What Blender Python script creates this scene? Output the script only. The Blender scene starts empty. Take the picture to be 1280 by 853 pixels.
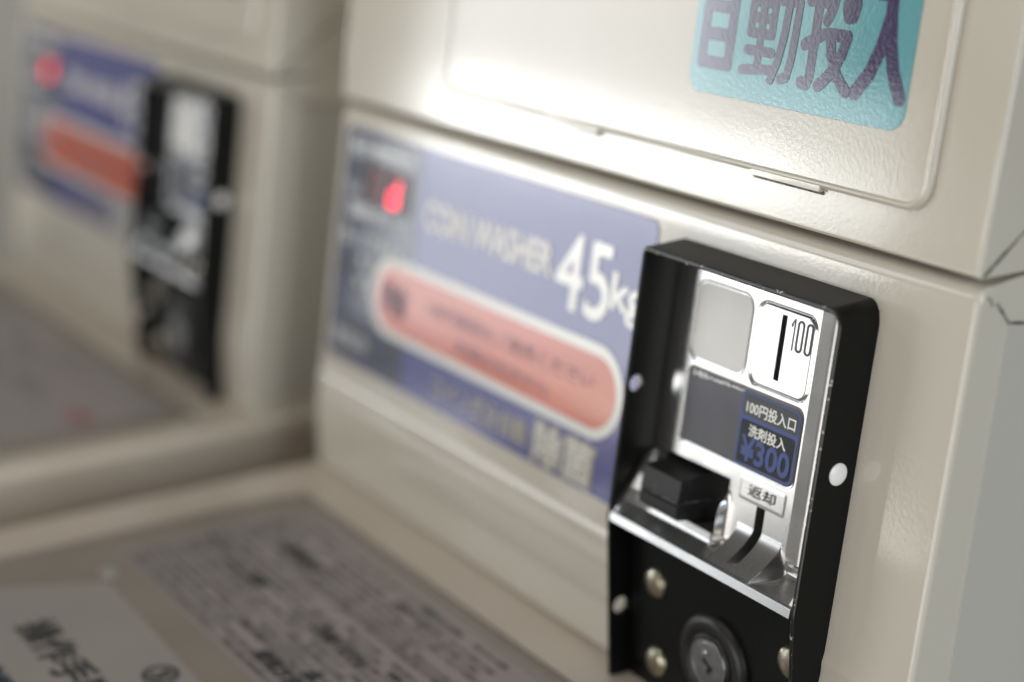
import bpy, bmesh, math, random
import numpy as np
from mathutils import Vector, Matrix

random.seed(7)
SC = bpy.context.scene
COL = SC.collection
U = 0.0015                       # one working unit = 1.5 mm
P0 = Vector((0.0, 0.0, 1.097))   # a point just in front of the coin plate
TH = math.radians(8.0)           # backward slant of the control console
c8, s8 = math.cos(TH), math.sin(TH)
PITCH = 343.0                    # distance between the two washers

# ------------------------------------------------------------------ camera
cam_d = bpy.data.cameras.new('camera')
cam = bpy.data.objects.new('camera', cam_d)
COL.objects.link(cam)
SC.camera = cam
F_, H_, UX = 2180.0, 668.0, -1473.0
UY = (H_ * H_ + F_ * F_) / -UX
Xc = -Vector((UX, -H_, F_)).normalized()
Yc = Vector((UY, -H_, F_)).normalized()
Zc = Vector((0, -F_, -H_)).normalized()
right = Vector((Xc[0], Yc[0], Zc[0]))
up = -Vector((Xc[1], Yc[1], Zc[1]))
fwd = Vector((Xc[2], Yc[2], Zc[2]))
rot = Matrix((right, up, -fwd)).transposed()
cam.matrix_world = Matrix.Translation(P0 + U * Vector((294.05, -259.01, 127.26))) @ rot.to_4x4()
cam_d.sensor_width = 36.0
cam_d.lens = F_ / 1280.0 * 36.0
cam_d.clip_start = 0.02
cam_d.clip_end = 60
cam_d.dof.use_dof = True
cam_d.dof.focus_distance = 0.610
cam_d.dof.aperture_fstop = 3.0
cam_d.dof.aperture_blades = 0

# ------------------------------------------------------------------ world and lamps
W = bpy.data.worlds.new('World'); SC.world = W
W.use_nodes = True
W.node_tree.nodes['Background'].inputs[0].default_value = (1.0, 0.97, 0.91, 1)
W.node_tree.nodes['Background'].inputs[1].default_value = 0.11

def area(name, az, el, dist, w, h, power, color, spread=None):
    """rectangular window from the coin box in direction az, el (degrees)"""
    d = Vector((math.cos(math.radians(az)) * math.cos(math.radians(el)),
                math.sin(math.radians(az)) * math.cos(math.radians(el)),
                math.sin(math.radians(el))))
    l = bpy.data.lights.new(name, 'AREA'); l.shape = 'RECTANGLE'
    l.size = w; l.size_y = h; l.energy = power; l.color = color
    o = bpy.data.objects.new(name, l); COL.objects.link(o)
    o.location = P0 + d * dist
    o.rotation_euler = (-d).to_track_quat('-Z', 'Y').to_euler()
    return o
# shop window at the front left: sunlit street strip low down, paler view above and below it
def window(name, az0, az1, el0, el1, dist, radiance, color):
    w = 2 * dist * math.tan(math.radians((az1 - az0) / 2)); h = 2 * dist * math.tan(math.radians((el1 - el0) / 2))
    return area(name, (az0 + az1) / 2, (el0 + el1) / 2, dist, w, h, radiance * math.pi * w * h, color)
window('street_light', -149.6, -137.0, -1.4, 0.7, 6.8, 12.0, (1.0, 0.995, 0.97))
window('street_light', -137.0, -133.0, -1.5, 0.7, 6.8, 6.0, (1.0, 0.995, 0.97))
window('window_light', -150.6, -140.5, -1.5, 10.0, 7.0, 4.4, (0.93, 0.97, 1.0))
window('window_light', -150.6, -140.5, -8.7, -1.5, 7.0, 2.7, (0.94, 0.97, 1.0))
window('window_light', -140.5, -133.5, -8.7, 3.4, 7.0, 3.3, (0.9, 0.97, 1.0))
window('window_light', -140.5, -136.5, 3.4, 9.0, 7.0, 2.0, (0.92, 0.98, 0.95))
window('window_light', -150.0, -134.0, 10.0, 30.0, 12.0, 2.6, (0.93, 0.97, 1.0))  # upper panel added to lighten the top of the coin box housing
window('side_door_light', -179.0, -171.0, -5.0, 2.5, 12.0, 26.0, (0.97, 0.99, 1.0))
# added fill lamp just above the floor, facing up like sunlit ground
fl = bpy.data.lights.new('floor_fill_light', 'AREA'); fl.shape = 'RECTANGLE'
fl.size = 5.2; fl.size_y = 2.1; fl.energy = 3.4 * math.pi * 5.2 * 2.1; fl.color = (1.0, 0.95, 0.87)
flo = bpy.data.objects.new('floor_fill_light', fl); COL.objects.link(flo)
flo.location = (P0.x + 4.1 * math.cos(math.radians(-141)), P0.y + 4.1 * math.sin(math.radians(-141)), 0.02)
flo.rotation_euler = (math.pi, 0, math.radians(-141) * 1)
# added fill lamp close to the camera, brightening the near front panels
window('camera_side_fill_light', -100, -58, -22, 8, 1.15, 3.6, (1.0, 0.97, 0.92))
window('right_side_fill_light', -18, 20, -4, 26, 4.5, 7.0, (0.88, 0.95, 1.0))  # added cool fill for the faces on the right
area('ceiling_lamp', -120, 62, 2.2, 0.2, 1.2, 4.5, (1.0, 0.93, 0.82))
area('ceiling_lamp', -75, 58, 2.3, 0.2, 1.2, 4.5, (1.0, 0.93, 0.82))

ov = area('ceiling_lamp', 90, 80, 1.5, 0.3, 1.3, 2.5, (0.93, 0.97, 1.0))
ov.location = (-0.35, 0.22, P0.z + 1.35); ov.rotation_euler = (math.radians(-12), 0, math.radians(90))

SC.view_settings.view_transform = 'Standard'
SC.view_settings.look = 'None'
SC.view_settings.exposure = 0.0
SC.view_settings.gamma = 1.0

# ------------------------------------------------------------------ materials
def mat(name, base, rough=0.4, metal=0.0, coat=0.0, emit=None, estr=0.0):
    m = bpy.data.materials.new(name); m.use_nodes = True
    b = m.node_tree.nodes['Principled BSDF']
    b.inputs['Base Color'].default_value = (*base, 1)
    b.inputs['Roughness'].default_value = rough
    b.inputs['Metallic'].default_value = metal
    b.inputs['Coat Weight'].default_value = coat
    if emit:
        b.inputs['Emission Color'].default_value = (*emit, 1)
        b.inputs['Emission Strength'].default_value = estr
    return m

def spec(m, v):
    m.node_tree.nodes['Principled BSDF'].inputs['Specular IOR Level'].default_value = v
    return m

def nodes(m): return m.node_tree.nodes, m.node_tree.links, m.node_tree.nodes['Principled BSDF']

def add_bump(m, scale, strength, dist=0.0003, detail=2.0, stretch=None):
    n, l, b = nodes(m)
    tc = n.new('ShaderNodeTexCoord'); mp = n.new('ShaderNodeMapping')
    if stretch: mp.inputs['Scale'].default_value = stretch
    t = n.new('ShaderNodeTexNoise'); t.inputs['Scale'].default_value = scale; t.inputs['Detail'].default_value = detail
    bp = n.new('ShaderNodeBump'); bp.inputs['Strength'].default_value = strength; bp.inputs['Distance'].default_value = dist
    l.new(tc.outputs['Object'], mp.inputs[0]); l.new(mp.outputs[0], t.inputs['Vector'])
    l.new(t.outputs['Fac'], bp.inputs['Height']); l.new(bp.outputs[0], b.inputs['Normal'])
    return m

def add_vary(m, col2, scale, lo=0.45, hi=0.6, detail=6.0, rough2=None):
    """patches / flecks of a second colour (dirt, wear, fading)"""
    n, l, b = nodes(m)
    tc = n.new('ShaderNodeTexCoord')
    t = n.new('ShaderNodeTexNoise'); t.inputs['Scale'].default_value = scale; t.inputs['Detail'].default_value = detail
    r = n.new('ShaderNodeMapRange'); r.inputs[1].default_value = lo; r.inputs[2].default_value = hi
    mx = n.new('ShaderNodeMix'); mx.data_type = 'RGBA'
    mx.inputs[6].default_value = b.inputs['Base Color'].default_value[:]
    mx.inputs[7].default_value = (*col2, 1)
    l.new(tc.outputs['Object'], t.inputs['Vector']); l.new(t.outputs['Fac'], r.inputs[0])
    l.new(r.outputs[0], mx.inputs[0]); l.new(mx.outputs[2], b.inputs['Base Color'])
    if rough2 is not None:
        r2 = n.new('ShaderNodeMapRange'); r2.inputs[3].default_value = b.inputs['Roughness'].default_value; r2.inputs[4].default_value = rough2
        l.new(r.outputs[0], r2.inputs[0]); l.new(r2.outputs[0], b.inputs['Roughness'])
    return m

M = {}
M['paint'] = add_bump(add_vary(mat('beige_enamel', (0.585, 0.55, 0.478), 0.09, 0, 0.35), (0.50, 0.465, 0.39), 8, 0.45, 0.85, 7, 0.16), 620, 0.13, 0.00024, 1.0)
M['paint_smooth'] = add_bump(add_vary(mat('beige_enamel_smooth', (0.56, 0.51, 0.43), 0.2), (0.52, 0.47, 0.385), 7, 0.35, 0.7, 5), 240, 0.05, 0.0003, 1.5)
M['deck'] = add_vary(mat('beige_deck_enamel', (0.57, 0.50, 0.42), 0.2), (0.52, 0.45, 0.37), 11, 0.4, 0.7, 6)
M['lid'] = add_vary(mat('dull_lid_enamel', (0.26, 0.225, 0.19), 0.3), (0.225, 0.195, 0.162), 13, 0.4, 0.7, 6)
M['side'] = add_bump(mat('pale_grey_side_enamel', (0.50, 0.485, 0.43), 0.3), 300, 0.06, 0.0003)
M['seam'] = add_vary(mat('grimy_seam_filler', (0.07, 0.06, 0.055), 0.7), (0.22, 0.2, 0.18), 260, 0.45, 0.62)
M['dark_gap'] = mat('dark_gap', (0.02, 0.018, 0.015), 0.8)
M['black'] = add_bump(add_vary(mat('black_powder_coat', (0.004, 0.0045, 0.0042), 0.36), (0.03, 0.03, 0.028), 900, 0.72, 0.78, 3), 1500, 0.12, 0.00006)
M['black_edge'] = add_vary(mat('worn_black_edge', (0.006, 0.007, 0.007), 0.3), (0.5, 0.5, 0.52), 420, 0.625, 0.66, 8, 0.3)
M['black_plastic'] = add_vary(mat('black_plastic', (0.012, 0.012, 0.012), 0.4), (0.03, 0.03, 0.03), 200, 0.6, 0.75)
M['knob'] = add_bump(add_vary(mat('scuffed_black_knob', (0.008, 0.008, 0.0085), 0.5), (0.05, 0.05, 0.052), 190, 0.6, 0.78, 8, 0.6), 260, 0.25, 0.0003, 6, (1, 1, 3))
M['knob_scuff'] = add_vary(mat('scuffed_mould_line', (0.012, 0.012, 0.012), 0.5), (0.13, 0.13, 0.13), 330, 0.45, 0.6, 8, 0.6)
M['silver'] = add_bump(add_vary(mat('satin_silver', (0.62, 0.62, 0.62), 0.22, 0.95), (0.56, 0.555, 0.55), 30, 0.4, 0.75, 3, 0.3), 1500, 0.10, 0.00004, 2)
M['slot_dark'] = mat('slot_darkness', (0.004, 0.004, 0.004), 0.6)
M['grey_sticker'] = add_bump(add_vary(mat('grey_vinyl', (0.72, 0.715, 0.70), 0.38), (0.75, 0.745, 0.73), 60, 0.4, 0.65), 200, 0.1, 0.0002)
M['label_dark'] = add_vary(spec(mat('charcoal_label', (0.045, 0.044, 0.062), 0.36, 0, 0.15), 0.4), (0.068, 0.066, 0.092), 45, 0.4, 0.7, 7, 0.4)
M['label_smudge'] = mat('thumb_smudge', (0.035, 0.035, 0.042), 0.42)
M['label_navy'] = add_vary(spec(mat('navy_label', (0.022, 0.024, 0.032), 0.42), 0.25), (0.04, 0.042, 0.05), 70, 0.45, 0.7, 7, 0.4)
M['label_grey'] = spec(mat('label_grey_band', (0.075, 0.08, 0.09), 0.42), 0.3)
M['label_blue'] = spec(mat('label_blue_ink', (0.085, 0.12, 0.31), 0.42), 0.25)
M['white_ink'] = mat('white_ink', (0.88, 0.89, 0.87), 0.3)
M['engrave'] = mat('dark_engraving', (0.06, 0.06, 0.06), 0.35, 0.6)
M['plug'] = mat('white_plastic_plug', (0.82, 0.8, 0.79), 0.3)
M['rivet'] = add_vary(mat('aged_zinc_rivet', (0.52, 0.49, 0.38), 0.28, 1.0), (0.3, 0.27, 0.2), 160, 0.45, 0.7, 5, 0.45)
M['lock'] = add_vary(mat('lock_face_metal', (0.36, 0.36, 0.37), 0.34, 1.0), (0.24, 0.24, 0.24), 260, 0.45, 0.7, 5, 0.45)
M['blue'] = add_vary(mat('violet_blue_print', (0.072, 0.076, 0.26), 0.15, 0, 1.0), (0.085, 0.09, 0.285), 14, 0.4, 0.7)
M['navy'] = mat('dark_navy_print', (0.03, 0.038, 0.085), 0.15, 0, 1.0)
M['cream_ink'] = mat('pale_foil_ink', (0.58, 0.56, 0.52), 0.25, 0.25)
M['border_ink'] = mat('silver_foil_ink', (0.62, 0.61, 0.58), 0.22, 0.3)
M['orange'] = add_vary(mat('orange_red_print', (0.60, 0.105, 0.04), 0.16, 0, 1.0), (0.56, 0.098, 0.038), 20, 0.4, 0.7)
M['navy_ink'] = mat('navy_ink', (0.10, 0.06, 0.12), 0.3)
M['yellow_ink'] = mat('pale_gold_ink', (0.42, 0.39, 0.30), 0.24, 0.3)
M['led_window'] = mat('led_window', (0.045, 0.012, 0.018), 0.12, 0, 0.3)
M['led_off'] = mat('led_dim_segment', (0.16, 0.02, 0.03), 0.3)
M['led_on'] = mat('led_lit_segment', (0.1, 0.005, 0.01), 0.3, 0, 0, (1.0, 0.02, 0.06), 3.6)
M['teal'] = add_bump(mat('turquoise_vinyl', (0.125, 0.345, 0.385), 0.1, 0, 0.9), 620, 0.17, 0.00024, 1.0)
M['purple_ink'] = add_bump(mat('dark_purple_ink', (0.055, 0.042, 0.105), 0.1, 0, 0.9), 620, 0.17, 0.00024, 1.0)
M['paper'] = add_vary(mat('laminated_paper', (0.315, 0.28, 0.262), 0.4), (0.30, 0.27, 0.26), 25, 0.4, 0.7)
M['paper2'] = add_vary(mat('pale_laminated_paper', (0.33, 0.30, 0.28), 0.35), (0.30, 0.275, 0.255), 18, 0.4, 0.7)
M['ink'] = mat('black_print', (0.035, 0.04, 0.04), 0.5)
M['ink_grey'] = mat('grey_print', (0.065, 0.06, 0.068), 0.5)
M['ring_print'] = mat('grey_ring_print', (0.2, 0.19, 0.18), 0.5)
M['ink_blue'] = mat('blue_black_print', (0.02, 0.035, 0.06), 0.5)
M['ink_pink'] = mat('faded_pink_print', (0.38, 0.2, 0.185), 0.5)
M['tape'] = mat('clear_tape', (0.36, 0.34, 0.32), 0.35)
M['floor'] = add_vary(mat('grey_vinyl_floor', (0.13, 0.115, 0.09), 0.4), (0.1, 0.09, 0.07), 6, 0.4, 0.65)
M['wall'] = add_vary(mat('dull_wall_paint', (0.22, 0.21, 0.18), 0.7), (0.19, 0.18, 0.155), 4, 0.4, 0.65)
M['ring_clear'] = mat('pale_foil_print', (0.42, 0.43, 0.43), 0.24, 0.3)

spec(M['black'], 0.18); spec(M['deck'], 0.5)

# ------------------------------------------------------------------ helpers
def S(x, v, n):
    """console frame (x along the panel, v up its slant, n out of it) -> world"""
    return P0 + U * Vector((x, v * s8 - n * c8, v * c8 + n * s8))
def D(x, y, z):
    return P0 + U * Vector((x, y, z))
def YZ(v, n): return (v * s8 - n * c8, v * c8 + n * s8)
def VN(y, z): return (y * s8 + z * c8, -y * c8 + z * s8)

def tag(o, label=None, cat=None, group=None, kind=None):
    if label: o['label'] = label
    if cat: o['category'] = cat
    if group: o['group'] = group
    if kind: o['kind'] = kind
    return o

def root_empty(name, loc, label, cat, group):
    o = bpy.data.objects.new(name, None); COL.objects.link(o)
    o.location = loc; o.empty_display_size = 0.05
    tag(o, label, cat, group)
    return o

ROOTLOC = {}
def rloc(parent):
    p = parent
    while p is not None and p.parent is not None: p = p.parent
    return Vector(p.location) if p is not None else Vector((0, 0, 0))

def finish(name, bm, m, parent, smooth=35, loc=None):
    base = rloc(parent) if parent is not None else (loc or Vector((0, 0, 0)))
    for v in bm.verts: v.co -= base
    me = bpy.data.meshes.new(name)
    bm.to_mesh(me); bm.free()
    ms = m if isinstance(m, (list, tuple)) else [m]
    for k in ms: me.materials.append(M[k])
    if smooth:
        for p in me.polygons: p.use_smooth = True
        me.set_sharp_from_angle(angle=math.radians(smooth))
    o = bpy.data.objects.new(name, me); COL.objects.link(o)
    if parent is not None: o.parent = parent
    else: o.location = base
    if smooth and smooth < 45: weight_normals(o)
    return o

def weight_normals(o):
    md = o.modifiers.new('w', 'WEIGHTED_NORMAL'); md.keep_sharp = True; md.weight = 100; md.mode = 'FACE_AREA'
    bpy.context.view_layer.update()
    dg = bpy.context.evaluated_depsgraph_get()
    me = bpy.data.meshes.new_from_object(o.evaluated_get(dg))
    nm = o.data.name; o.modifiers.clear(); old = o.data; o.data = me; bpy.data.meshes.remove(old); me.name = nm

def bevel_edges(bm, width, segs=3, ang=30, filt=None):
    bm.normal_update()
    es = [e for e in bm.edges if len(e.link_faces) == 2 and e.calc_face_angle(0) > math.radians(ang) and (filt is None or filt(e))]
    if es: bmesh.ops.bevel(bm, geom=es, offset=width * U, segments=segs, affect='EDGES', profile=0.5, clamp_overlap=True)

def loft(bm, loops, close=True, caps=True, mi=0):
    vs = [[bm.verts.new(p) for p in lp] for lp in loops]
    n = len(vs[0])
    for a, b in zip(vs[:-1], vs[1:]):
        for i in range(n if close else n - 1):
            j = (i + 1) % n
            f = bm.faces.new((a[i], a[j], b[j], b[i])); f.material_index = mi
    if caps:
        bm.faces.new(vs[0][::-1]).material_index = mi
        bm.faces.new(vs[-1]).material_index = mi
    bmesh.ops.recalc_face_normals(bm, faces=bm.faces[:])
    return vs

def rrect(x0, x1, y0, y1, r, seg=6):
    if not isinstance(r, (list, tuple)): r = (r, r, r, r)        # bl, br, tr, tl
    out = []
    for (cx, cy, a, rr) in ((x0 + r[0], y0 + r[0], 180, r[0]), (x1 - r[1], y0 + r[1], 270, r[1]),
                            (x1 - r[2], y1 - r[2], 0, r[2]), (x0 + r[3], y1 - r[3], 90, r[3])):
        k = seg if rr > 0.01 else 0
        for i in range(k + 1):
            t = math.radians(a + (90.0 * i / k if k else 0))
            out.append((cx + rr * math.cos(t), cy + rr * math.sin(t)))
    return out

def slab(name, outline, n0, n1, m, parent, bev=0.0, segs=2, frame=S, smooth=35):
    """flat plate with outline in (x, v) between depths n0 and n1"""
    bm = bmesh.new()
    if frame is S: f = lambda p, n: S(p[0], p[1], n)
    else: f = lambda p, n: frame(p[0], p[1], n)
    loft(bm, [[f(p, n0) for p in outline], [f(p, n1) for p in outline]])
    if bev: bevel_edges(bm, bev, segs, 50)
    return finish(name, bm, m, parent, smooth)

def sheet(name, outline, n, m, parent, frame=S):
    bm = bmesh.new()
    bm.faces.new([bm.verts.new(frame(p[0], p[1], n)) for p in outline])
    bm.normal_update()
    return finish(name, bm, m, parent, 0)

def ring_sheet(name, outer, inner, n, m, parent, frame=S):
    bm = bmesh.new()
    a = [bm.verts.new(frame(p[0], p[1], n)) for p in outer]
    b = [bm.verts.new(frame(p[0], p[1], n)) for p in inner]
    k = len(a)
    for i in range(k):
        j = (i + 1) % k
        bm.faces.new((a[i], a[j], b[j], b[i]))
    return finish(name, bm, m, parent, 0)

BOLD_N = 10
def glyph_mesh(text, offset=0.0, outline=0.0, res=3, shear=0.0, spacing=1.0):
    cu = bpy.data.curves.new('t', 'FONT'); cu.body = text; cu.size = 1.0
    cu.resolution_u = res; cu.offset = offset; cu.shear = shear; cu.space_character = spacing
    if outline:
        cu.fill_mode = 'NONE'; cu.bevel_depth = outline; cu.bevel_resolution = 1
    ob = bpy.data.objects.new('t', cu); COL.objects.link(ob)
    bpy.context.view_layer.update()
    dg = bpy.context.evaluated_depsgraph_get()
    me = bpy.data.meshes.new_from_object(ob.evaluated_get(dg))
    bpy.data.objects.remove(ob); bpy.data.curves.remove(cu)
    return me

def text_into(bm, text, x0, x1, y0, y1, n, frame=S, mi=0, **kw):
    me = glyph_mesh(text, **{k: v for k, v in kw.items() if k != 'bold'})
    if not len(me.vertices):
        bpy.data.meshes.remove(me); return
    co = np.array([v.co[:] for v in me.vertices])
    lo, hi = co.min(0), co.max(0)
    sx = (x1 - x0) / max(hi[0] - lo[0], 1e-6); sy = (y1 - y0) / max(hi[1] - lo[1], 1e-6)
    bold = kw.get('bold', 0)
    for k in range((BOLD_N if bold > 0.1 else 3) if bold else 1):
      a_ = 2 * math.pi * k / (BOLD_N if bold > 0.1 else 3)
      dx_, dy_ = (bold * math.cos(a_), bold * math.sin(a_)) if bold else (0, 0)
      vs = [bm.verts.new(frame(dx_ + x0 + (p[0] - lo[0]) * sx, dy_ + y0 + (p[1] - lo[1]) * sy, n + 0.012 * k)) for p in co]
      for p in me.polygons:
        try:
            f = bm.faces.new([vs[i] for i in p.vertices]); f.material_index = mi
        except ValueError: pass
    bpy.data.meshes.remove(me)

def lettering(text, x0, x1, y0, y1, n, m, parent, frame=S, name='lettering', **kw):
    bm = bmesh.new()
    text_into(bm, text, x0, x1, y0, y1, n, frame, **kw)
    return finish(name, bm, m, parent, 0)

STROKES = {
 '自': [[(.55, 1.06), (.42, .9)], [(.0, .88), (.0, .0)], [(1, .88), (1, .0)], [(0, .88), (1, .88)], [(0, .59), (1, .59)], [(0, .30), (1, .30)], [(0, .0), (1, .0)]],
 '動': [[(.50, 1.0), (.05, .95)], [(0, .84), (.56, .84)], [(.05, .70), (.05, .40)], [(.51, .70), (.51, .40)], [(.05, .70), (.51, .70)], [(.05, .55), (.51, .55)], [(.05, .40), (.51, .40)],
        [(.28, .97), (.28, .05)], [(.03, .23), (.55, .23)], [(-.03, .03), (.58, .07)], [(.62, .74), (1.0, .74)], [(1.0, .74), (.99, .45), (.97, .2), (.92, .03), (.80, .0)], [(.79, 1.0), (.79, .7), (.77, .42), (.70, .16), (.60, -.02)]],
 '投': [[(-.02, .76), (.36, .76)], [(.18, 1.0), (.18, .08), (.13, .0), (.0, .01)], [(-.02, .36), (.36, .47)], [(.52, .97), (.52, .82), (.48, .70), (.40, .60)], [(.52, .97), (.80, .97)], [(.80, .97), (.80, .72), (.86, .65), (.96, .66), (1.0, .78)],
        [(.46, .48), (.90, .48)], [(.90, .48), (.83, .32), (.68, .16), (.50, .05), (.40, .01)], [(.52, .48), (.60, .30), (.78, .12), (1.02, .0)]],
 '入': [[(.26, .93), (.52, .93), (.55, .74), (.63, .48), (.76, .24), (.97, .02)], [(.54, .72), (.44, .44), (.26, .18), (.02, .0)]],
}
def stroke_char(ch, x0, x1, v0, v1, n, wd, m, parent):
    bm = bmesh.new(); k = 0
    for st_ in STROKES[ch]:
        pts = [(x0 + (x1 - x0) * a, v0 + (v1 - v0) * b) for a, b in st_]
        for p, q in zip(pts[:-1], pts[1:]):
            a0 = math.atan2(q[1] - p[1], q[0] - p[0])
            ol = [(q[0] + wd * math.cos(a0 + t), q[1] + wd * math.sin(a0 + t)) for t in np.linspace(-math.pi / 2, math.pi / 2, 9)]
            ol += [(p[0] + wd * math.cos(a0 + t), p[1] + wd * math.sin(a0 + t)) for t in np.linspace(math.pi / 2, 1.5 * math.pi, 9)]
            bm.faces.new([bm.verts.new(S(a, b, n + 0.006 * k)) for a, b in ol]); k += 1
    return finish('lettering', bm, m, parent, 0)

def lathe(name, prof, centre, axis, m, parent, seg=40, smooth=35, upv=Vector((0, 0, 1)), mats=None):
    """prof: list of (radius, height along axis) in units"""
    bm = bmesh.new()
    a = axis.normalized(); e1 = a.cross(upv).normalized(); e2 = e1.cross(a)
    loops = []
    for r, h in prof:
        loops.append([centre + U * (a * h + (e1 * math.cos(2 * math.pi * i / seg) + e2 * math.sin(2 * math.pi * i / seg)) * max(r, 0.01)) for i in range(seg)])
    loft(bm, loops)
    return finish(name, bm, m, parent, smooth)

def cut(o, cutters):
    """boolean the cutter meshes out of o and bake the result"""
    for cobj in cutters:
        md = o.modifiers.new('b', 'BOOLEAN'); md.operation = 'DIFFERENCE'; md.object = cobj; md.solver = 'EXACT'
        bpy.context.view_layer.update()
        dg = bpy.context.evaluated_depsgraph_get()
        me = bpy.data.meshes.new_from_object(o.evaluated_get(dg))
        o.modifiers.clear(); old = o.data; o.data = me; bpy.data.meshes.remove(old)
        bpy.data.objects.remove(cobj)
    for p in o.data.polygons: p.use_smooth = True
    if 'custom_normal' in o.data.attributes: o.data.attributes.remove(o.data.attributes['custom_normal'])
    o.data.set_sharp_from_angle(angle=math.radians(40))
    weight_normals(o)

def strip(name, pts, width, m, parent, frame):
    """thin raised polyline (a grimy seam) ; pts are 2-D, frame maps (a, b, h)"""
    bm = bmesh.new()
    L = []
    for i, p in enumerate(pts):
        q0 = pts[max(i - 1, 0)]; q1 = pts[min(i + 1, len(pts) - 1)]
        d = Vector((q1[0] - q0[0], q1[1] - q0[1])); d.normalize()
        w = width * (0.6 + 0.8 * random.random()) / 2
        L.append([frame(p[0] - d.y * w, p[1] + d.x * w, 0.02), frame(p[0] + d.y * w, p[1] - d.x * w, 0.02)])
    vs = [[bm.verts.new(q) for q in l] for l in L]
    for a, b in zip(vs[:-1], vs[1:]): bm.faces.new((a[0], a[1], b[1], b[0]))
    return finish(name, bm, m, parent, 0)

def subdiv(pts, step=2.0, jit=0.0):
    out = []
    for a, b in zip(pts[:-1], pts[1:]):
        n = max(1, int(math.hypot(b[0] - a[0], b[1] - a[1]) / step))
        for i in range(n): out.append((a[0] + (b[0] - a[0]) * i / n + random.uniform(-jit, jit), a[1] + (b[1] - a[1]) * i / n + random.uniform(-jit, jit)))
    out.append(pts[-1]); return out

# ------------------------------------------------------------------ setting
FLOORZ = -P0.z / U
bm = bmesh.new()
loft(bm, [[D(x, y, FLOORZ) for x, y in ((-3000, -2500), (2500, -2500), (2500, 400), (-3000, 400))],
          [D(x, y, FLOORZ - 30) for x, y in ((-3000, -2500), (2500, -2500), (2500, 400), (-3000, 400))]])
tag(finish('floor', bm, 'floor', None, 0), kind='structure')
bm = bmesh.new()
loft(bm, [[D(x, y, z) for x, y in ((-3000, 330), (2500, 330), (2500, 400), (-3000, 400))] for z in (FLOORZ + 0.1, 900)])
tag(finish('wall', bm, 'wall', None, 0), kind='structure')

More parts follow.
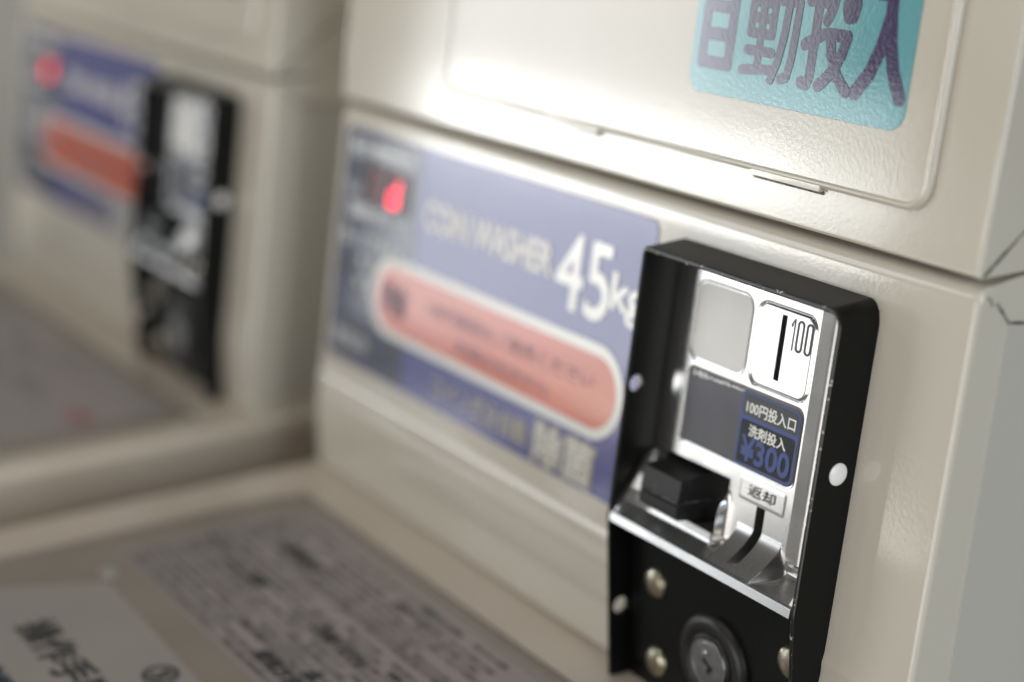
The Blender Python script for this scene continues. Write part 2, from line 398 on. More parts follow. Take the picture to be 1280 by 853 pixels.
# ------------------------------------------------------------------ washer
X0, X1 = -237.6, 50.0
def build_washer():
    root = root_empty('coin_washer', D(-94, 60, FLOORZ), 'near beige coin washing machine whose blue and orange panel fills the middle of the picture', 'washing machine', 'coin washing machines side by side')
    # console: profile in (v, n) from the bottom up, then the back
    yb = 1.2
    front = []
    for z in (-98.3, -97.0, -90, -82, -76): front.append(VN(yb, z))
    front += [(-73.2, -11.9), (-72.4, -11.8), (-71.8, -11.6), (-71.0, -11.48), (-70.2, -11.47), (-69.4, -11.5),
              (-68.4, -11.62), (-67.2, -11.72), (-65.4, -11.72), (-64.8, -11.6), (-64.2, -11.55), (-63.5, -11.58), (-62.6, -11.75), (-61.4, -11.92), (-58, -11.98), (-50, -12), (0, -12), (25, -12)]
    # rounded shoulder under the dispenser
    for i in range(8):
        t = math.radians(90 * i / 7)
        front.append((28.6 + 4.2 * math.sin(t), -16.2 + 4.2 * math.cos(t)))
    prof = [YZ(*p) for p in front]
    prof += [(200, prof[-1][1] + 20), (200, -98.3)]
    bm = bmesh.new()
    loft(bm, [[D(x, y, z) for y, z in prof] for x in (X0, X1)])
    bevel_edges(bm, 3.4, 5, 60, lambda e: max(v.co.y for v in e.verts) < (P0.y + 40 * U))
    o = finish('console', bm, 'paint', root, 60)
    b = bmesh.new()
    loft(b, [[S(x, v, n) for x, v in ((-49.3, -60.5), (22.6, -60.5), (22.6, 20.9), (-49.3, 20.9))] for n in (-34, -5)])
    cut(o, [finish('opening_cutter', b, 'paint', root, 0)])
    # top deck and body
    bm = bmesh.new()
    loft(bm, [[D(x, y, z) for x, y in rrect(-242, 54, -235, 200, 6, 4)] for z in (-104.5, -98.3)])
    bevel_edges(bm, 4.2, 5, 60, lambda e: min(v.co.z for v in e.verts) > P0.z - 99 * U)
    finish('top_deck', bm, 'deck', root, 40)
    bm = bmesh.new()
    loft(bm, [[D(x, y, z) for x, y in rrect(-240.5, 52.5, -231, 198, 5, 4)] for z in (FLOORZ + 25, -104.5)])
    finish('body', bm, 'deck', root, 40)
    bm = bmesh.new()
    loft(bm, [[D(x, y, z) for x, y in rrect(-232, 44, -215, 190, 5, 3)] for z in (FLOORZ, FLOORZ + 25)])
    finish('plinth', bm, 'dark_gap', root, 40)
    # lid with a rolled rim
    bm = bmesh.new()
    o1 = rrect(-214, 40, -222, -18.4, 9, 5); o2 = rrect(-205.5, 31.5, -214, -21.2, 6, 5)
    lo = []
    lo.append([D(x, y, -98.9) for x, y in o1]); lo.append([D(x, y, -97.6) for x, y in o1])
    m1 = [((a[0] * .75 + b[0] * .25), (a[1] * .75 + b[1] * .25)) for a, b in zip(o1, o2)]
    m2 = [((a[0] * .35 + b[0] * .65), (a[1] * .35 + b[1] * .65)) for a, b in zip(o1, o2)]
    lo.append([D(x, y, -96.6) for x, y in m1]); lo.append([D(x, y, -96.5) for x, y in m2]); lo.append([D(x, y, -97.4) for x, y in o2])
    loft(bm, lo)
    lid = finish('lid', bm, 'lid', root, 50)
    # groove behind the lid
    bm = bmesh.new()
    loft(bm, [[D(x, y, z) for x, y in ((-213, -18.5), (39, -18.5), (39, -16.6), (-213, -16.6))] for z in (-98.6, -98.18)])
    finish('lid_gasket', bm, 'dark_gap', root, 0)

    # side panel behind the front flange
    def sd(h): return lambda v, n, hh=0: D(X1 + h + hh, *YZ(v, n))
    sp = [(24.2, -21.9), (24.2, -150), (-88, -150), (-88, -24.5)]
    bm = bmesh.new()
    loft(bm, [[D(X1 - 1, *YZ(v, n)) for v, n in sp], [D(X1 + 0.35, *YZ(v, n)) for v, n in sp]])
    bevel_edges(bm, 0.25, 2, 50)
    finish('side_panel', bm, 'side', root, 40)
    strip('seam', subdiv([(30.2, -14.6), (29.3, -15.8), (28.2, -16.4)], 0.6, 0.03), 0.6, 'seam', root, sd(0.02))
    strip('seam', subdiv([(29.0, -17.4), (24.6, -22.3), (24.4, -60)], 1.2, 0.03), 0.5, 'seam', root, sd(0.4))

    # ---- printed control sticker
    N0 = -11.72
    st = slab('control_sticker', rrect(-233.2, -58.8, -54.6, 25.6, 3.2), -12.05, N0, 'blue', root, 0.1, 1)
    n1, n2, n3 = N0 + .06, N0 + .12, N0 + .18
    sheet('dark_column', rrect(-232.6, -181, -54, 25, (2.8, 0, 0, 2.8)), n1, 'navy', st)
    # pill
    sheet('pill_border', rrect(-206.5, -64.2, -39.4, -12.6, 13.3, 12), n2, 'border_ink', st)
    sheet('pill', rrect(-202.0, -67.2, -36.4, -15.8, 10.2, 12), n3, 'orange', st)
    n4 = N0 + .24
    lettering('COIN WASHER', -175.5, -104.8, 0.6, 9.6, n2, 'cream_ink', st, bold=0.35)
    lettering('45', -101.6, -76.2, -6.6, 14.8, n2, 'border_ink', st, bold=0.4)
    lettering('kg', -75.0, -60.6, -4.6, 8.2, n2, 'border_ink', st, bold=0.45)
    lettering('コイン式全自動', -161, -106.5, -51, -43.6, n2, 'yellow_ink', st, bold=0.15)
    lettering('除菌', -102.2, -73.4, -53.2, -41.2, n2, 'yellow_ink', st, bold=0.9)
    lettering('除菌', -101.6, -74.0, -52.6, -41.8, n3 + .08, 'border_ink', st, bold=0.2)
    # pill text
    lettering('料金', -197, -182, -31, -21, n4, 'navy_ink', st, bold=0.4)
    lettering('100円硬貨をご使用ください', -168, -78, -26.0, -21.0, n4, 'navy_ink', st)
    lettering('釣銭は出ません', -150, -98, -33.6, -29.4, n4, 'navy_ink', st)
    # column text
    lettering('残り時間表示', -229, -186, 16.2, 21.8, n2, 'ring_clear', st, bold=0.25)
    lettering('予約', -231, -219.5, 2.5, 7.5, n2, 'ring_clear', st)
    lettering('分', -196, -190, -4.5, 0.6, n2, 'ring_clear', st, bold=0.25)
    lettering('運転中', -227, -202, -4.4, 0.9, n2, 'ring_clear', st, bold=0.25)
    lettering('洗いすすぎ脱水', -230, -187, -14.0, -8.6, n2, 'ring_clear', st, bold=0.25)
    lettering('使用中', -230.5, -205, -50.0, -43.2, n2, 'ring_clear', st, bold=0.25)
    lettering('点灯', -202.5, -187.5, -49.2, -45.0, n2, 'label_grey', st)
    for x, v, m_ in ((-226, -21.5, 'label_grey'), (-213.5, -18.6, 'ring_clear'), (-213.5, -26.4, 'ring_clear')):
        lathe('indicator_lamp', [(2.7, 0), (2.7, .5), (2.0, .9), (0.01, 1.0)], S(x, v, n1), S(0, 0, 1) - S(0, 0, 0), m_, st, 20)
    # display
    dsp = slab('display', rrect(-217.5, -186.5, 1.6, 15.0, 1.0), N0, N0 + .4, 'led_window', st, 0.1, 1)
    def seg7(xc, vc, w, h, t, on, nn):
        for k, (a0, a1, b0, b1) in {'a': (-w, w, h - t, h), 'b': (w - t, w, 0.3, h - t), 'c': (w - t, w, -h + t, -0.3), 'd': (-w, w, -h, -h + t),
                                    'e': (-w, -w + t, -h + t, -0.3), 'f': (-w, -w + t, 0.3, h - t), 'g': (-w + t, w - t, -t / 2, t / 2)}.items():
            sh = 0.10
            ol = [(xc + a + sh * b, vc + b) for a, b in ((a0, b0), (a1, b0), (a1, b1), (a0, b1))]
            sheet('display_segment', ol, nn, 'led_on' if k in on else 'led_off', dsp)
    # digits are sub-parts of the sticker level: keep them under the sticker
    dsp_parent = st
    for xc, on in ((-209.5, ''), (-196.8, 'bcdeg')):
        w, h, t = 3.3, 5.3, 1.7
        bm = bmesh.new(); bm2 = bmesh.new(); used = [0, 0]
        for k, (a0, a1, b0, b1) in {'a': (-w, w, h - t, h), 'b': (w - t, w, 0.3, h - t), 'c': (w - t, w, -h + t, -0.3), 'd': (-w, w, -h, -h + t),
                                    'e': (-w, -w + t, -h + t, -0.3), 'f': (-w, -w + t, 0.3, h - t), 'g': (-w + t, w - t, -t / 2, t / 2)}.items():
            q = bm if k in on else bm2; used[0 if k in on else 1] += 1
            q.faces.new([q.verts.new(S(xc + a + .1 * b, 8.3 + b, N0 + .46)) for a, b in ((a0, b0), (a1, b0), (a1, b1), (a0, b1))])
        if used[0]: finish('lit_digit', bm, 'led_on', st, 0)
        else: bm.free()
        if used[1]: finish('dim_digit', bm2, 'led_off', st, 0)
        else: bm2.free()
    return root

# ------------------------------------------------------------------ dispenser cabinet on top
def build_dispenser():
    root = root_empty('detergent_dispenser', D(-94, 60, 36), 'near beige dispenser cabinet with turquoise sticker standing on the near washer', 'dispenser', 'dispenser cabinets on top of the washers')
    front = [(33.9, -14.0), (33.9, -10.9), (60, -10.9), (150, -10.9), (150, -14)]
    prof = [YZ(*p) for p in front[:4]]
    prof = [(YZ(33.9, -10.9)[0] + 0, YZ(33.9, -10.9)[1])] + [YZ(60, -10.9), YZ(150, -10.9)] + [(200, YZ(150, -10.9)[1]), (200, YZ(33.9, -10.9)[1] + 0)]
    bm = bmesh.new()
    loft(bm, [[D(x, y, z) for y, z in prof] for x in (-238.6, 49.6)])
    bevel_edges(bm, 1.3, 4, 60, lambda e: max(v.co.y for v in e.verts) < (P0.y + 60 * U))
    cab = finish('cabinet', bm, 'paint', root, 40)
    door = slab('door', rrect(-171, 33.4, 44.6, 143, 6.5, 8), -10.92, -9.7, 'paint', root, 0.62, 3)
    bm = bmesh.new()
    lo = []
    for off, hh in ((0.0, 0.0), (0.12, .35), (0.45, .6), (0.85, .6), (1.2, .35), (1.4, 0.0)):
        lo.append([S(a_, b_, -9.72 + hh) for a_, b_ in rrect(-170.6 + off, 33.0 - off, 45.0 + off, 142.6 - off, 6.2 - off, 10)])
    loft(bm, lo, True, False)
    finish('door_rim', bm, 'paint', root, 70)
    for x0, x1 in ((-24.5, 0.2), (-114, -88)):
        slab('hinge_tab', rrect(x0, x1, 43.7, 45.6, 0.4, 2), -10.9, -9.35, 'paint', root, 0.25, 2)
        slab('hinge_gap', rrect(x0 + .2, x1 + .2, 43.1, 43.75, 0.2, 2), -10.9, -10.5, 'seam', root)
    # turquoise sticker with 自動投入
    st = slab('turquoise_sticker', rrect(-52.8, 22.6, 60.8, 103, 4.6, 8), -9.72, -9.52, 'teal', root, 0.06, 1)
    for ch, x0, x1, v0, v1, wd in (('自', -48.6, -38.6, 68.4, 92.0, 1.65), ('動', -32.6, -15.6, 67.4, 92.0, 1.25), ('投', -11.8, 3.0, 67.4, 92.6, 1.5), ('入', 6.0, 20.6, 67.6, 92.0, 1.85)):
        stroke_char(ch, x0, x1, v0, v1, -9.48, wd, 'purple_ink', st)
    # side seam
    sd = lambda v, n, hh=0: D(49.6 + 0.05 + hh, *YZ(v, n))
    strip('seam', subdiv([(34.6, -12.4), (43.9, -22.2), (60, -39)], 1.2, 0.08), 0.75, 'seam', root, sd)
    return root

# ------------------------------------------------------------------ coin acceptor
def heightfield():
    def lin(a, b, st): return list(np.arange(a, b, st))
    xs = lin(-48.5, 21.7, 0.3); vs = lin(-52.2, 20.6, 0.36)
    e = 0.03
    sx = [(-6.0, -4.2), (-4.8, -1.7)]; sv = [(-2.9, 13.2), (-48.3, -34.6)]
    for a in (-46.9, -46.7, 20.2, 20.4, -10.4, 5.6, -42.6, 7.2, 10.6, 21.6, -41.05, -40.95, -15.65, -15.55): xs.append(a)
    for p in sx:
        for q in p: xs += [q - e, q + e]
    for a in (-50.0, -49.85, -39.4, -39.2, -45.25, -45.15, -31.25, -31.15): vs.append(a)
    for p in sv:
        for q in p: vs += [q - e, q + e]
    xs = np.unique(np.round(xs, 3)); vs = np.unique(np.round(vs, 3))
    def clean(a):
        out = [a[0]]
        for q in a[1:]:
            if q - out[-1] > 0.045: out.append(q)
            elif q - out[-1] > 0.0: out.append(q)
        return np.array(out)
    xs, vs = clean(xs), clean(vs)
    X, V = np.meshgrid(xs, vs, indexing='ij')
    n = np.full_like(X, -10.0)
    # rolled sides
    dl = np.clip(-42.2 - X, 0, None); n -= 0.035 * dl ** 2 + 0.05 * dl
    dr = np.clip(X - 7.2, 0, None); n -= 0.10 * dr
    dr = np.clip(X - 10.8, 0, None); n -= 0.16 * dr ** 1.5
    # top edge rolls back
    dt = np.clip(V - 18.2, 0, None); n -= 0.25 * dt ** 2
    def rr(x0, x1, v0, v1, r):
        cx, cv, hx, hv = (x0 + x1) / 2, (v0 + v1) / 2, (x1 - x0) / 2 - r, (v1 - v0) / 2 - r
        qx = np.abs(X - cx) - hx; qv = np.abs(V - cv) - hv
        return np.hypot(np.maximum(qx, 0), np.maximum(qv, 0)) + np.minimum(np.maximum(qx, qv), 0) - r
    def sstep(a, b, t):
        t = np.clip((t - a) / (b - a), 0, 1); return t * t * (3 - 2 * t)
    # broad raised field around the windows
    dd = rr(-39.6, 7.4, -29.0, 16.6, 4.2)
    # grooved outline of the coin tile, recess for grey square and label
    d1 = rr(-14.4, 6.0, -5.8, 14.8, 3.2)
    n -= 0.42 * np.exp(-(d1 / 0.26) ** 2)
    n += 0.08 * sstep(0.3, -0.3, d1)
    d2 = rr(-38.0, -16.4, -5.6, 15.2, 3.6)
    n -= 0.25 * sstep(0.2, -0.2, d2)
    d3 = rr(-37.4, 6.3, -27.3, -7.3, 2.6)
    n -= 0.25 * sstep(0.2, -0.2, d3)
    # small raised strip with the return marking
    d4 = rr(-11.6, 4.6, -34.2, -28.9, 0.4)
    n += 0.07 * sstep(0.2, -0.2, d4)
    # scoop under the windows: plateau, fillet and a steep floor running out to the lip
    leftw = sstep(-14.4, -15.9, X)
    plate_b = n + 3.4 * sstep(-33.5, -40.0, V) * leftw
    depth = -10.0 + 3.4 * leftw
    t = np.clip((V + 49.9) / (2.6 + 1.6 * (1 - leftw)), 0, 1)
    floor = depth * (1 - (1 - t) ** 2.6)
    n = np.where(V < -44.5, np.maximum(floor, plate_b), plate_b)
    # dark opening the return knob sits in
    pk = (X > -41.0) & (X < -15.6) & (V > -45.2) & (V < -31.2)
    n = np.where(pk, -17.5, n)
    # ramp
    k = np.clip((-39.3 - V) / 10.9, 0, 1)
    ramp = -10.35 + 10.4 * k ** 1.75
    side_r = np.clip(X - 5.6, 0, None); side_l = np.clip(-10.4 - X, 0, None)
    flare = ramp - (1.5 * side_r ** 0.9 + 0.10 * side_r ** 2 + 1.6 * side_l) * (0.5 + 1.3 * (1 - k))
    n = np.where(V < -39.3, np.maximum(n, flare), n)
    # cheeks
    ck = -10.2 + 10.2 * np.clip((-33.2 - V) / 17.5, 0, 1)
    n = np.where(((X < -46.8) | (X > 20.3)) & (V < -33.2), np.maximum(n, ck), n)
    # lip
    n = np.where(V < -49.9, -0.16 + 0.075 * (-49.9 - V), n)
    # slots
    s1 = (X > sx[0][0]) & (X < sx[0][1]) & (V > sv[0][0]) & (V < sv[0][1])
    s2 = (X > sx[1][0]) & (X < sx[1][1]) & (V > sv[1][0]) & (V < sv[1][1])
    n = np.where(s1, n - 9, n); n = np.where(s2, n - 9, n)
    return xs, vs, n, s1 | s2

def build_coin_box():
    root = root_empty('coin_acceptor', S(-13, -95, -12), 'sharply focused black coin box with silver 100 yen slot plate on the near washer', 'coin box', 'coin boxes bolted to the washers')
    NF = lambda v: 0.0 if v > -51.5 else -(-51.5 - v) * 0.166
    def NB(v):
        y = 0.6
        return -12.9 if v > -60 else min(-12.4, (v * s8 - y) / c8)
    XL, XR, VT = -49.9, 23.2, 20.9
    T = 1.25
    # ---- folded sheet housing
    path = []          # (outer x, outer v, inner x, inner v, extra back rise)
    vv = [-97.6, -85, -75, -67, -62, -57, -54, -52.4, -51.5, -50.6, -49, -40, -20, 0, 12]
    for v in vv: path.append((XL, v, XL + T, v, 0))
    def corner(cx, cv, r, a0, a1, k, rise=True):
        for i in range(k + 1):
            a = math.radians(a0 + (a1 - a0) * i / k)
            ro = r; ri = max(r - T, 0.05)
            path.append((cx + ro * math.cos(a), cv + ro * math.sin(a), cx + ri * math.cos(a), cv + ri * math.sin(a), max(0, math.sin(a))))
    corner(XL + 1.6, VT - 1.6, 1.6, 180, 90, 5)
    corner(XR - 4.0, VT - 4.0, 4.0, 90, 0, 9)
    for v in reversed(vv): path.append((XR, v, XR - T, v, 0))
    bm = bmesh.new()
    loops = []
    for ox, ov, ix, iv, rise in path:
        nf, nb = NF(ov), NB(ov)
        rs = 2.4 * rise
        loops.append([S(ox, ov, nf - .25), S(ox * .75 + ix * .25, ov * .75 + iv * .25, nf), S(ox * .25 + ix * .75, ov * .25 + iv * .75, nf), S(ix, iv, nf - .25), S(ix, iv + rs, nb), S(ox, ov + rs, nb)])
    loft(bm, loops)
    base_ = S(12, 0, 0)
    for f in bm.faces:
        c = f.calc_center_median()
        x_ = (c.x - P0.x) / U; v_, n_ = VN((c.y - P0.y) / U, (c.z - P0.z) / U)
        f.material_index = 1 if (n_ > -0.3 + (0 if v_ > -52 else NF(v_)) - 0.1 and (x_ > 15 or v_ > 18)) else 0
    housing = finish('housing', bm, ['black', 'black_edge'], root, 38)
    cuts = []
    def cyl(x, v, n, r):
        b = bmesh.new()
        loft(b, [[S(xx, v + r * math.cos(a), n + r * math.sin(a)) for a in [2 * math.pi * i / 28 for i in range(28)]] for xx in (x - 3, x + 3)])
        return finish('hole_cutter', b, 'black', root, 0)
    cuts.append(cyl(XL + .6, -15.3, -3.1, 2.35)); cuts.append(cyl(XL + .6, -77.3, -8.0, 2.4)); cuts.append(cyl(XR - .6, -17.2, -6.7, 2.4))
    cut(housing, cuts)
    # plugs / screw heads
    ax = S(1, 0, 0) - S(0, 0, 0)
    lathe('plug', [(2.7, 0.0), (2.7, .2), (2.4, .5), (1.6, .75), (0.8, .85), (0.01, .88)], S(XR - 0.1, -17.2, -6.7), ax, 'plug', root, 28)

    # ---- silver face plate
    xs, vs, n, dark = heightfield()
    base = rloc(root)
    nx, nv = n.shape
    Xg, Vg = np.meshgrid(xs, vs, indexing='ij')
    co = np.empty((nx, nv, 3))
    co[..., 0] = P0.x + U * Xg - base.x
    co[..., 1] = P0.y + U * (Vg * s8 - n * c8) - base.y
    co[..., 2] = P0.z + U * (Vg * c8 + n * s8) - base.z
    # skirt round the border going back
    idx = np.arange(nx * nv).reshape(nx, nv)
    f = np.stack([idx[:-1, :-1], idx[1:, :-1], idx[1:, 1:], idx[:-1, 1:]], -1).reshape(-1, 4)
    dk = (dark[:-1, :-1] & dark[1:, 1:]).reshape(-1)
    verts = co.reshape(-1, 3).tolist(); faces = f.tolist(); mi = [1 if d else 0 for d in dk]
    nv0 = len(verts)
    for i in range(nx):       # bottom skirt
        p = S(float(xs[i]), -52.4, -14.5) - base; verts.append(p[:])
    for i in range(nx - 1):
        faces.append([int(idx[i, 0]), nv0 + i, nv0 + i + 1, int(idx[i + 1, 0])]); mi.append(2)
    me = bpy.data.meshes.new('face_plate'); me.from_pydata(verts, [], faces)
    for k in ('silver', 'slot_dark', 'black'): me.materials.append(M[k])
    me.polygons.foreach_set('material_index', mi)
    for p in me.polygons: p.use_smooth = True
    me.set_sharp_from_angle(angle=math.radians(42))
    plate = bpy.data.objects.new('face_plate', me); COL.objects.link(plate); plate.parent = root

    # grey vinyl square, dark label, prints
    slab('grey_sticker', rrect(-37.4, -16.9, -5.0, 14.6, 3.2, 8), -10.6, -10.08, 'grey_sticker', plate, 0.1, 2)
    lab = slab('price_label', rrect(-36.9, 5.9, -26.9, -7.7, (1.6, 2.4, 2.4, 0.6), 6), -10.6, -10.1, 'label_dark', plate, 0.12, 2)
    a = -10.05; b2 = a + .05; c2 = b2 + .05
    # sub-parts of the plate (prints lie a hair above the label)
    sheet('label_blue_field', rrect(-15.6, 5.4, -26.4, -8.2, (0.3, 2.0, 2.0, 0.3), 6), a, 'label_blue', plate)
    sheet('label_upper_field', rrect(-14.9, 5.0, -14.0, -8.6, (0.9, 0.9, 1.8, 0.3), 6), b2, 'label_grey', plate)
    sheet('label_lower_field', rrect(-14.9, 4.7, -25.9, -15.0, (0.3, 1.6, 0.9, 0.9), 6), b2, 'label_navy', plate)
    lettering('100円投入口', -13.6, 4.0, -13.2, -10.0, c2, 'white_ink', plate, bold=0.09, res=4)
    lettering('洗剤投入', -11.6, 1.8, -18.7, -15.7, c2, 'white_ink', plate, bold=0.09, res=4)
    lettering('¥300', -13.4, 3.9, -24.9, -18.9, c2, 'label_blue', plate, bold=0.28, res=5)
    bm = bmesh.new()      # worn speckle along the label's top left edge
    rnd = random.Random(3)
    for i in range(70):
        x = -35 + 20 * rnd.random() ** 1.2; v = -8.2 - 1.3 * rnd.random() * (1 - (x + 35) / 24)
        s_ = 0.12 + 0.22 * rnd.random()
        bm.faces.new([bm.verts.new(S(x + s_ * math.cos(q) * 1.6, v + s_ * math.sin(q), a)) for q in [0, 1.2, 2.4, 3.7, 5.1]])
    finish('label_wear', bm, 'white_ink', plate, 0)
    # embossed 100: hollow outlined numerals
    bm = bmesh.new()
    for ch, x0, x1 in (('1', -2.6, -1.0), ('0', -0.3, 2.0), ('0', 2.8, 5.1)):
        if ch == '0':
            out = rrect(x0, x1, 5.4, 13.2, 1.1, 6); inn = rrect(x0 + .5, x1 - .5, 5.9, 12.7, .8, 6)
        else:
            out = None
        if out:
            A = [bm.verts.new(S(p[0], p[1], -9.8)) for p in out]; B = [bm.verts.new(S(p[0], p[1], -9.8)) for p in inn]
            for i in range(len(A)):
                j = (i + 1) % len(A); bm.faces.new((A[i], A[j], B[j], B[i]))
        else:
            for pl in ([(-1.45, 5.4), (-1.15, 5.4), (-1.15, 13.2), (-1.45, 13.2)], [(-1.45, 13.2), (-2.5, 11.6), (-2.3, 11.4), (-1.45, 12.6)], [(-2.35, 11.4), (-2.35, 11.0), (-1.95, 11.2), (-1.95, 12.0)]):
                bm.faces.new([bm.verts.new(S(p[0], p[1], -9.8)) for p in pl])
    finish('embossed_numerals', bm, 'engrave', plate, 0)
    lettering('返却', -8.6, 1.2, -32.9, -29.9, -9.70, 'engrave', plate, offset=0.0, res=4, name='lettering')
    # ---- return knob
    bm = bmesh.new()
    kp = [(-34.0, -2.6), (-34.2, -1.9), (-40.0, -1.5), (-40.3, -2.1), (-40.7, -2.1), (-41.0, -1.4), (-44.0, -1.6), (-44.6, -2.2), (-45.0, -17), (-31.6, -17)]
    loft(bm, [[S(x, v, q) for v, q in kp] for x in (-39.6, -24.3)])
    bevel_edges(bm, 0.75, 3, 40)
    kn = finish('return_knob', bm, 'knob', root, 40)
    bm = bmesh.new()
    loft(bm, [[S(x, v, q) for v, q in ((-39.7, -1.9), (-39.7, -1.25), (-40.15, -1.25), (-40.15, -1.9))] for x in (-39.4, -24.5)])
    finish('mould_line', bm, 'knob_scuff', kn, 0)
    bm = bmesh.new()
    loft(bm, [[S(x, v, q) for v, q in ((-39.6, -2.6), (-39.3, -15), (-39.75, -15), (-40.05, -2.6))] for x in (-24.6, -24.05)])
    finish('mould_line', bm, 'knob_scuff', kn, 0)
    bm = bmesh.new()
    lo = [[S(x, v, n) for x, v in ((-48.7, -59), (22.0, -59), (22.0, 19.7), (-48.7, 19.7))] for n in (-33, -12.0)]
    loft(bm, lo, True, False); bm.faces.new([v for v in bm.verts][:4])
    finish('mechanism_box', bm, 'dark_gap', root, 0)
    # ---- lower lock plate
    yp = 0.2
    LP = lambda x, z, h: D(x, yp - h, z)
    bm = bmesh.new()
    loft(bm, [[LP(x, z, h) for x, z in rrect(XL + T + .1, XR - T - .1, -98.0, -54.5, 1, 3)] for h in (-1.2, 0)])
    finish('lower_backing', bm, 'black', root, 40)
    bm = bmesh.new()
    loft(bm, [[LP(x, z, h) for x, z in rrect(-46.0, 19.4, -91.5, -55.5, 2.6, 5)] for h in (0, 1.2)])
    bevel_edges(bm, 0.5, 3, 60)
    lp = finish('lock_plate', bm, 'black', root, 40)
    axl = Vector((0, -1, 0))
    for x, z in ((-36.0, -66.6), (-34.8, -88.8), (16.4, -67.0), (16.6, -88.6)):
        lathe('rivet', [(4.1, 0), (4.1, .3), (3.8, .8), (3.1, 1.25), (2.1, 1.6), (1.0, 1.8), (0.01, 1.85)], LP(x, z, 1.2), axl, 'rivet', lp, 32, 60)
    lc = LP(-11.0, -78.6, 1.2)
    lathe('lock_collar', [(12.9, 0), (12.9, .4), (12.2, 1.6), (11.0, 2.3), (9.6, 2.3), (8.6, 1.9), (8.1, 1.5), (7.9, 1.5), (7.6, 2.2), (7.2, 2.4), (7.1, 0.5), (0.01, .5)], lc, axl, 'black_plastic', lp, 56, 60)
    lk = lathe('lock', [(6.9, .6), (6.9, 2.4), (6.65, 2.7), (6.0, 2.7), (5.8, 2.5), (5.6, 2.6), (4.0, 2.62), (0.01, 2.62)], lc, axl, 'lock', lp, 48, 40)
    # keyhole
    h = 1.2 + 2.68
    kc = (-11.0, -78.6)
    ang = math.radians(-28)
    def rotp(p): return (kc[0] + p[0] * math.cos(ang) - p[1] * math.sin(ang), kc[1] + p[0] * math.sin(ang) + p[1] * math.cos(ang))
    bm = bmesh.new()
    bm.faces.new([bm.verts.new(LP(*rotp(p), h)) for p in rrect(-2.1, 2.3, -.55, .55, .3, 3)])
    bm.faces.new([bm.verts.new(LP(*rotp(p), h + .02)) for p in rrect(0.6, 1.9, -2.0, .4, .3, 3)])
    finish('keyhole', bm, 'slot_dark', lp, 0)
    lathe('lock_pip', [(.8, 0), (.7, .25), (.01, .35)], LP(-12.4, -75.8, h - .02), axl, 'silver', lp, 16, 60)
    return root

# ------------------------------------------------------------------ notices
def build_notice(z=-97.3):
    root = root_empty('instruction_sheet', D(-125, -55, z), 'sheet dense with small Japanese print at the back of the near washer lid', 'notice', None)
    fr = lambda x, y, h: D(x, y, z + h)
    p = slab('paper_sheet', rrect(-199, -46, -88.5, -21.8, 1.2, 3), 0.0, 0.22, 'paper', root, 0, 1, fr)
    h = 0.26
    grey = bmesh.new(); blk = bmesh.new()
    R = random.Random(11)
    def box(bm, x0, x1, y0, y1):
        bm.faces.new([bm.verts.new(fr(*q, h)) for q in ((x0, y0), (x1, y0), (x1, y1), (x0, y1))])
    ph = ['洗濯物を入れてください', '硬貨を入れてから操作', 'ふたを閉めてください', '洗剤は自動で入ります', '脱水が終わるまで開けない', 'お客様へのお願い', '標準コース約三十分', '使用できない洗濯物']
    # frame lines
    for x0, x1, y0, y1 in ((-197, -48, -24.0, -23.7), (-197, -48, -86.8, -86.5), (-197, -196.7, -86.8, -23.7), (-160, -48, -47.2, -46.9), (-197, -48, -70.2, -69.9), (-124, -123.7, -69.9, -47)):
        box(grey, x0, x1, y0, y1)
    y = -27.2; row = 0
    while y > -85:
        x = -194.5
        small = 2.0
        while x < -52:
            t = R.choice(ph); w = len(t) * small * R.uniform(.9, 1.05)
            if x + w > -50: break
            if R.random() < 0.93:
                bold = R.random() < 0.07
                text_into(blk if bold else grey, t, x, x + w, y - small * (1.15 if bold else 1), y, h, fr, bold=0.16 if bold else 0.04, res=1)
            x += w + (0.6 if R.random() < .7 else R.uniform(3, 8))
        y -= 3.1 if row % 6 else 4.6
        row += 1
    # bold headings, warning triangle and ring
    for t, x0, x1, y0, y1 in (('注意', -160, -149.5, -63.0, -58.0), ('ご注意ください', -118, -88, -62.0, -57.4), ('使用方法', -112, -88, -83.0, -77.4), ('お知らせ', -171, -150, -44.6, -39.5)):
        text_into(blk, t, x0, x1, y0, y1, h + .03, fr, bold=0.3, res=2)
    finish('small_print', grey, 'ink_grey', root, 0)
    finish('bold_print', blk, 'ink', root, 0)
    ro = [(-107 + 6.2 * math.cos(a), -73.6 + 4.6 * math.sin(a)) for a in [2 * math.pi * i / 32 for i in range(32)]]
    sheet('ring_mark', ro, h + .05, 'ring_print', root, fr)
    sheet('warning_triangle', [(-95, -76.6), (-87, -76.6), (-91, -70.4)], h + .05, 'ink', root, fr)
    return root

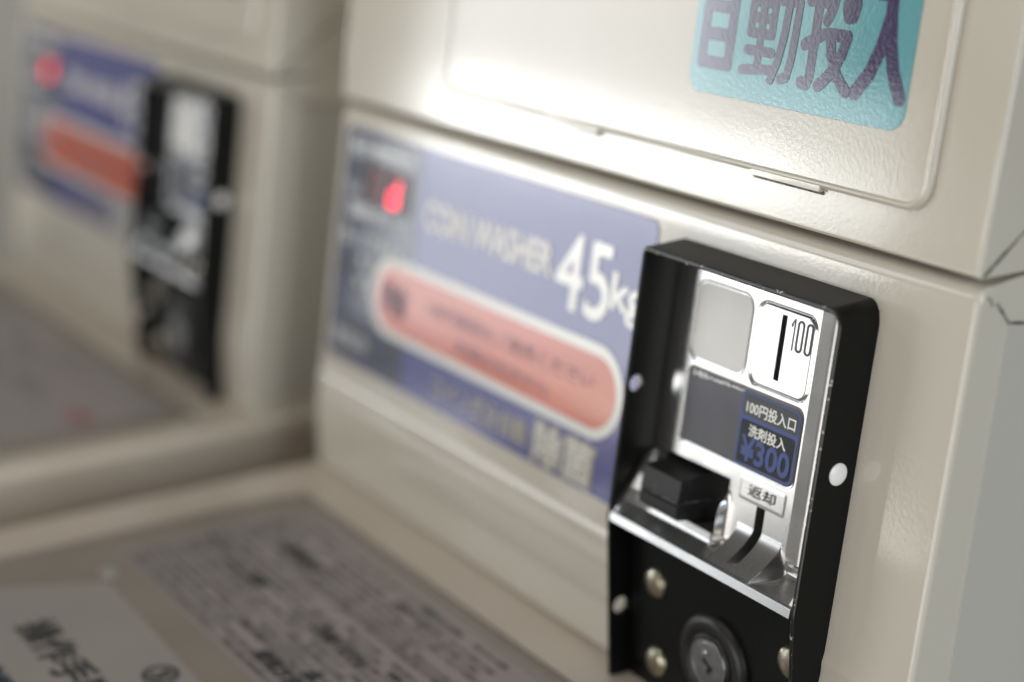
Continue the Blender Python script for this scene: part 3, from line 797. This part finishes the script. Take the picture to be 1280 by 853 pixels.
def build_notice2(z=-97.3):
    root = root_empty('title_sheet', D(-130, -140, z), 'pale sheet with a few big bold black characters, bottom left on the near lid', 'notice', None)
    fr = lambda x, y, h: D(x, y, z + h)
    ol = [(-178.5, -99.4), (-60, -102.2), (-62, -185), (-199.5, -183), (-199, -152), (-192, -128)]
    slab('paper_sheet', ol, 0.0, 0.22, 'paper2', root, 0, 1, fr)
    lettering('操作手順', -163.5, -108, -133.0, -122.0, .26, 'ink', root, fr, bold=0.45)
    lettering('③ふた', -119, -84, -113.2, -103.6, .26, 'ink', root, fr, bold=0.4)
    lettering('確認', -147, -128, -153.5, -143.2, .26, 'ink_blue', root, fr, bold=0.5)
    bm = bmesh.new()
    loft(bm, [[fr(x, y, q) for x, y in rrect(-187.5, -180.5, -99.5, -94.8, 1.6, 4)] for q in (.1, .75)])
    bevel_edges(bm, .3, 2, 50)
    finish('tape', bm, 'tape', root, 40)
    return root

def build_far_notice(z=-97.3):
    root = root_empty('faded_sheet', D(-420, -60, z), 'faded sheet with pink heading and grey print, blurred on the far left washer lid', 'notice', None)
    fr = lambda x, y, h: D(x, y, z + h)
    slab('paper_sheet', rrect(-541, -313, -88, -24, 1.2, 3), 0.0, 0.22, 'paper', root, 0, 1, fr)
    bm = bmesh.new(); R = random.Random(5)
    y = -28
    while y > -84:
        x = -536
        while x < -385:
            w = R.uniform(14, 40)
            if R.random() < .75: text_into(bm, R.choice(['硬貨を入れてください', '洗濯物の量の目安', 'ふたを閉めてください']), x, x + w, y - 2.2, y, .26, fr, res=1)
            x += w + R.uniform(3, 12)
        y -= 4.2
    finish('small_print', bm, 'ink_grey', root, 0)
    lettering('お願い', -336, -317, -60, -51, .3, 'ink_pink', root, fr, bold=0.6)
    return root

w = build_washer()
d = build_dispenser()
cb = build_coin_box()
build_notice(); build_notice2(); build_far_notice()

def copy_tree(o, parent=None, dx=0.0):
    c = o.copy(); COL.objects.link(c)
    if parent is None: c.location = o.location + Vector((dx, 0, 0))
    else: c.parent = parent
    for ch in [q for q in ALL if q.parent == o]: copy_tree(ch, c)
    return c
ALL = list(COL.objects)
for o, lab in ((w, 'far beige coin washing machine, blurred at the left edge of the picture'),
               (d, 'far plain beige dispenser cabinet, blurred at the top left on the far washer'),
               (cb, 'out of focus black coin box with silver plate on the far left washer')):
    c = copy_tree(o, None, -PITCH * U)
    c['label'] = lab
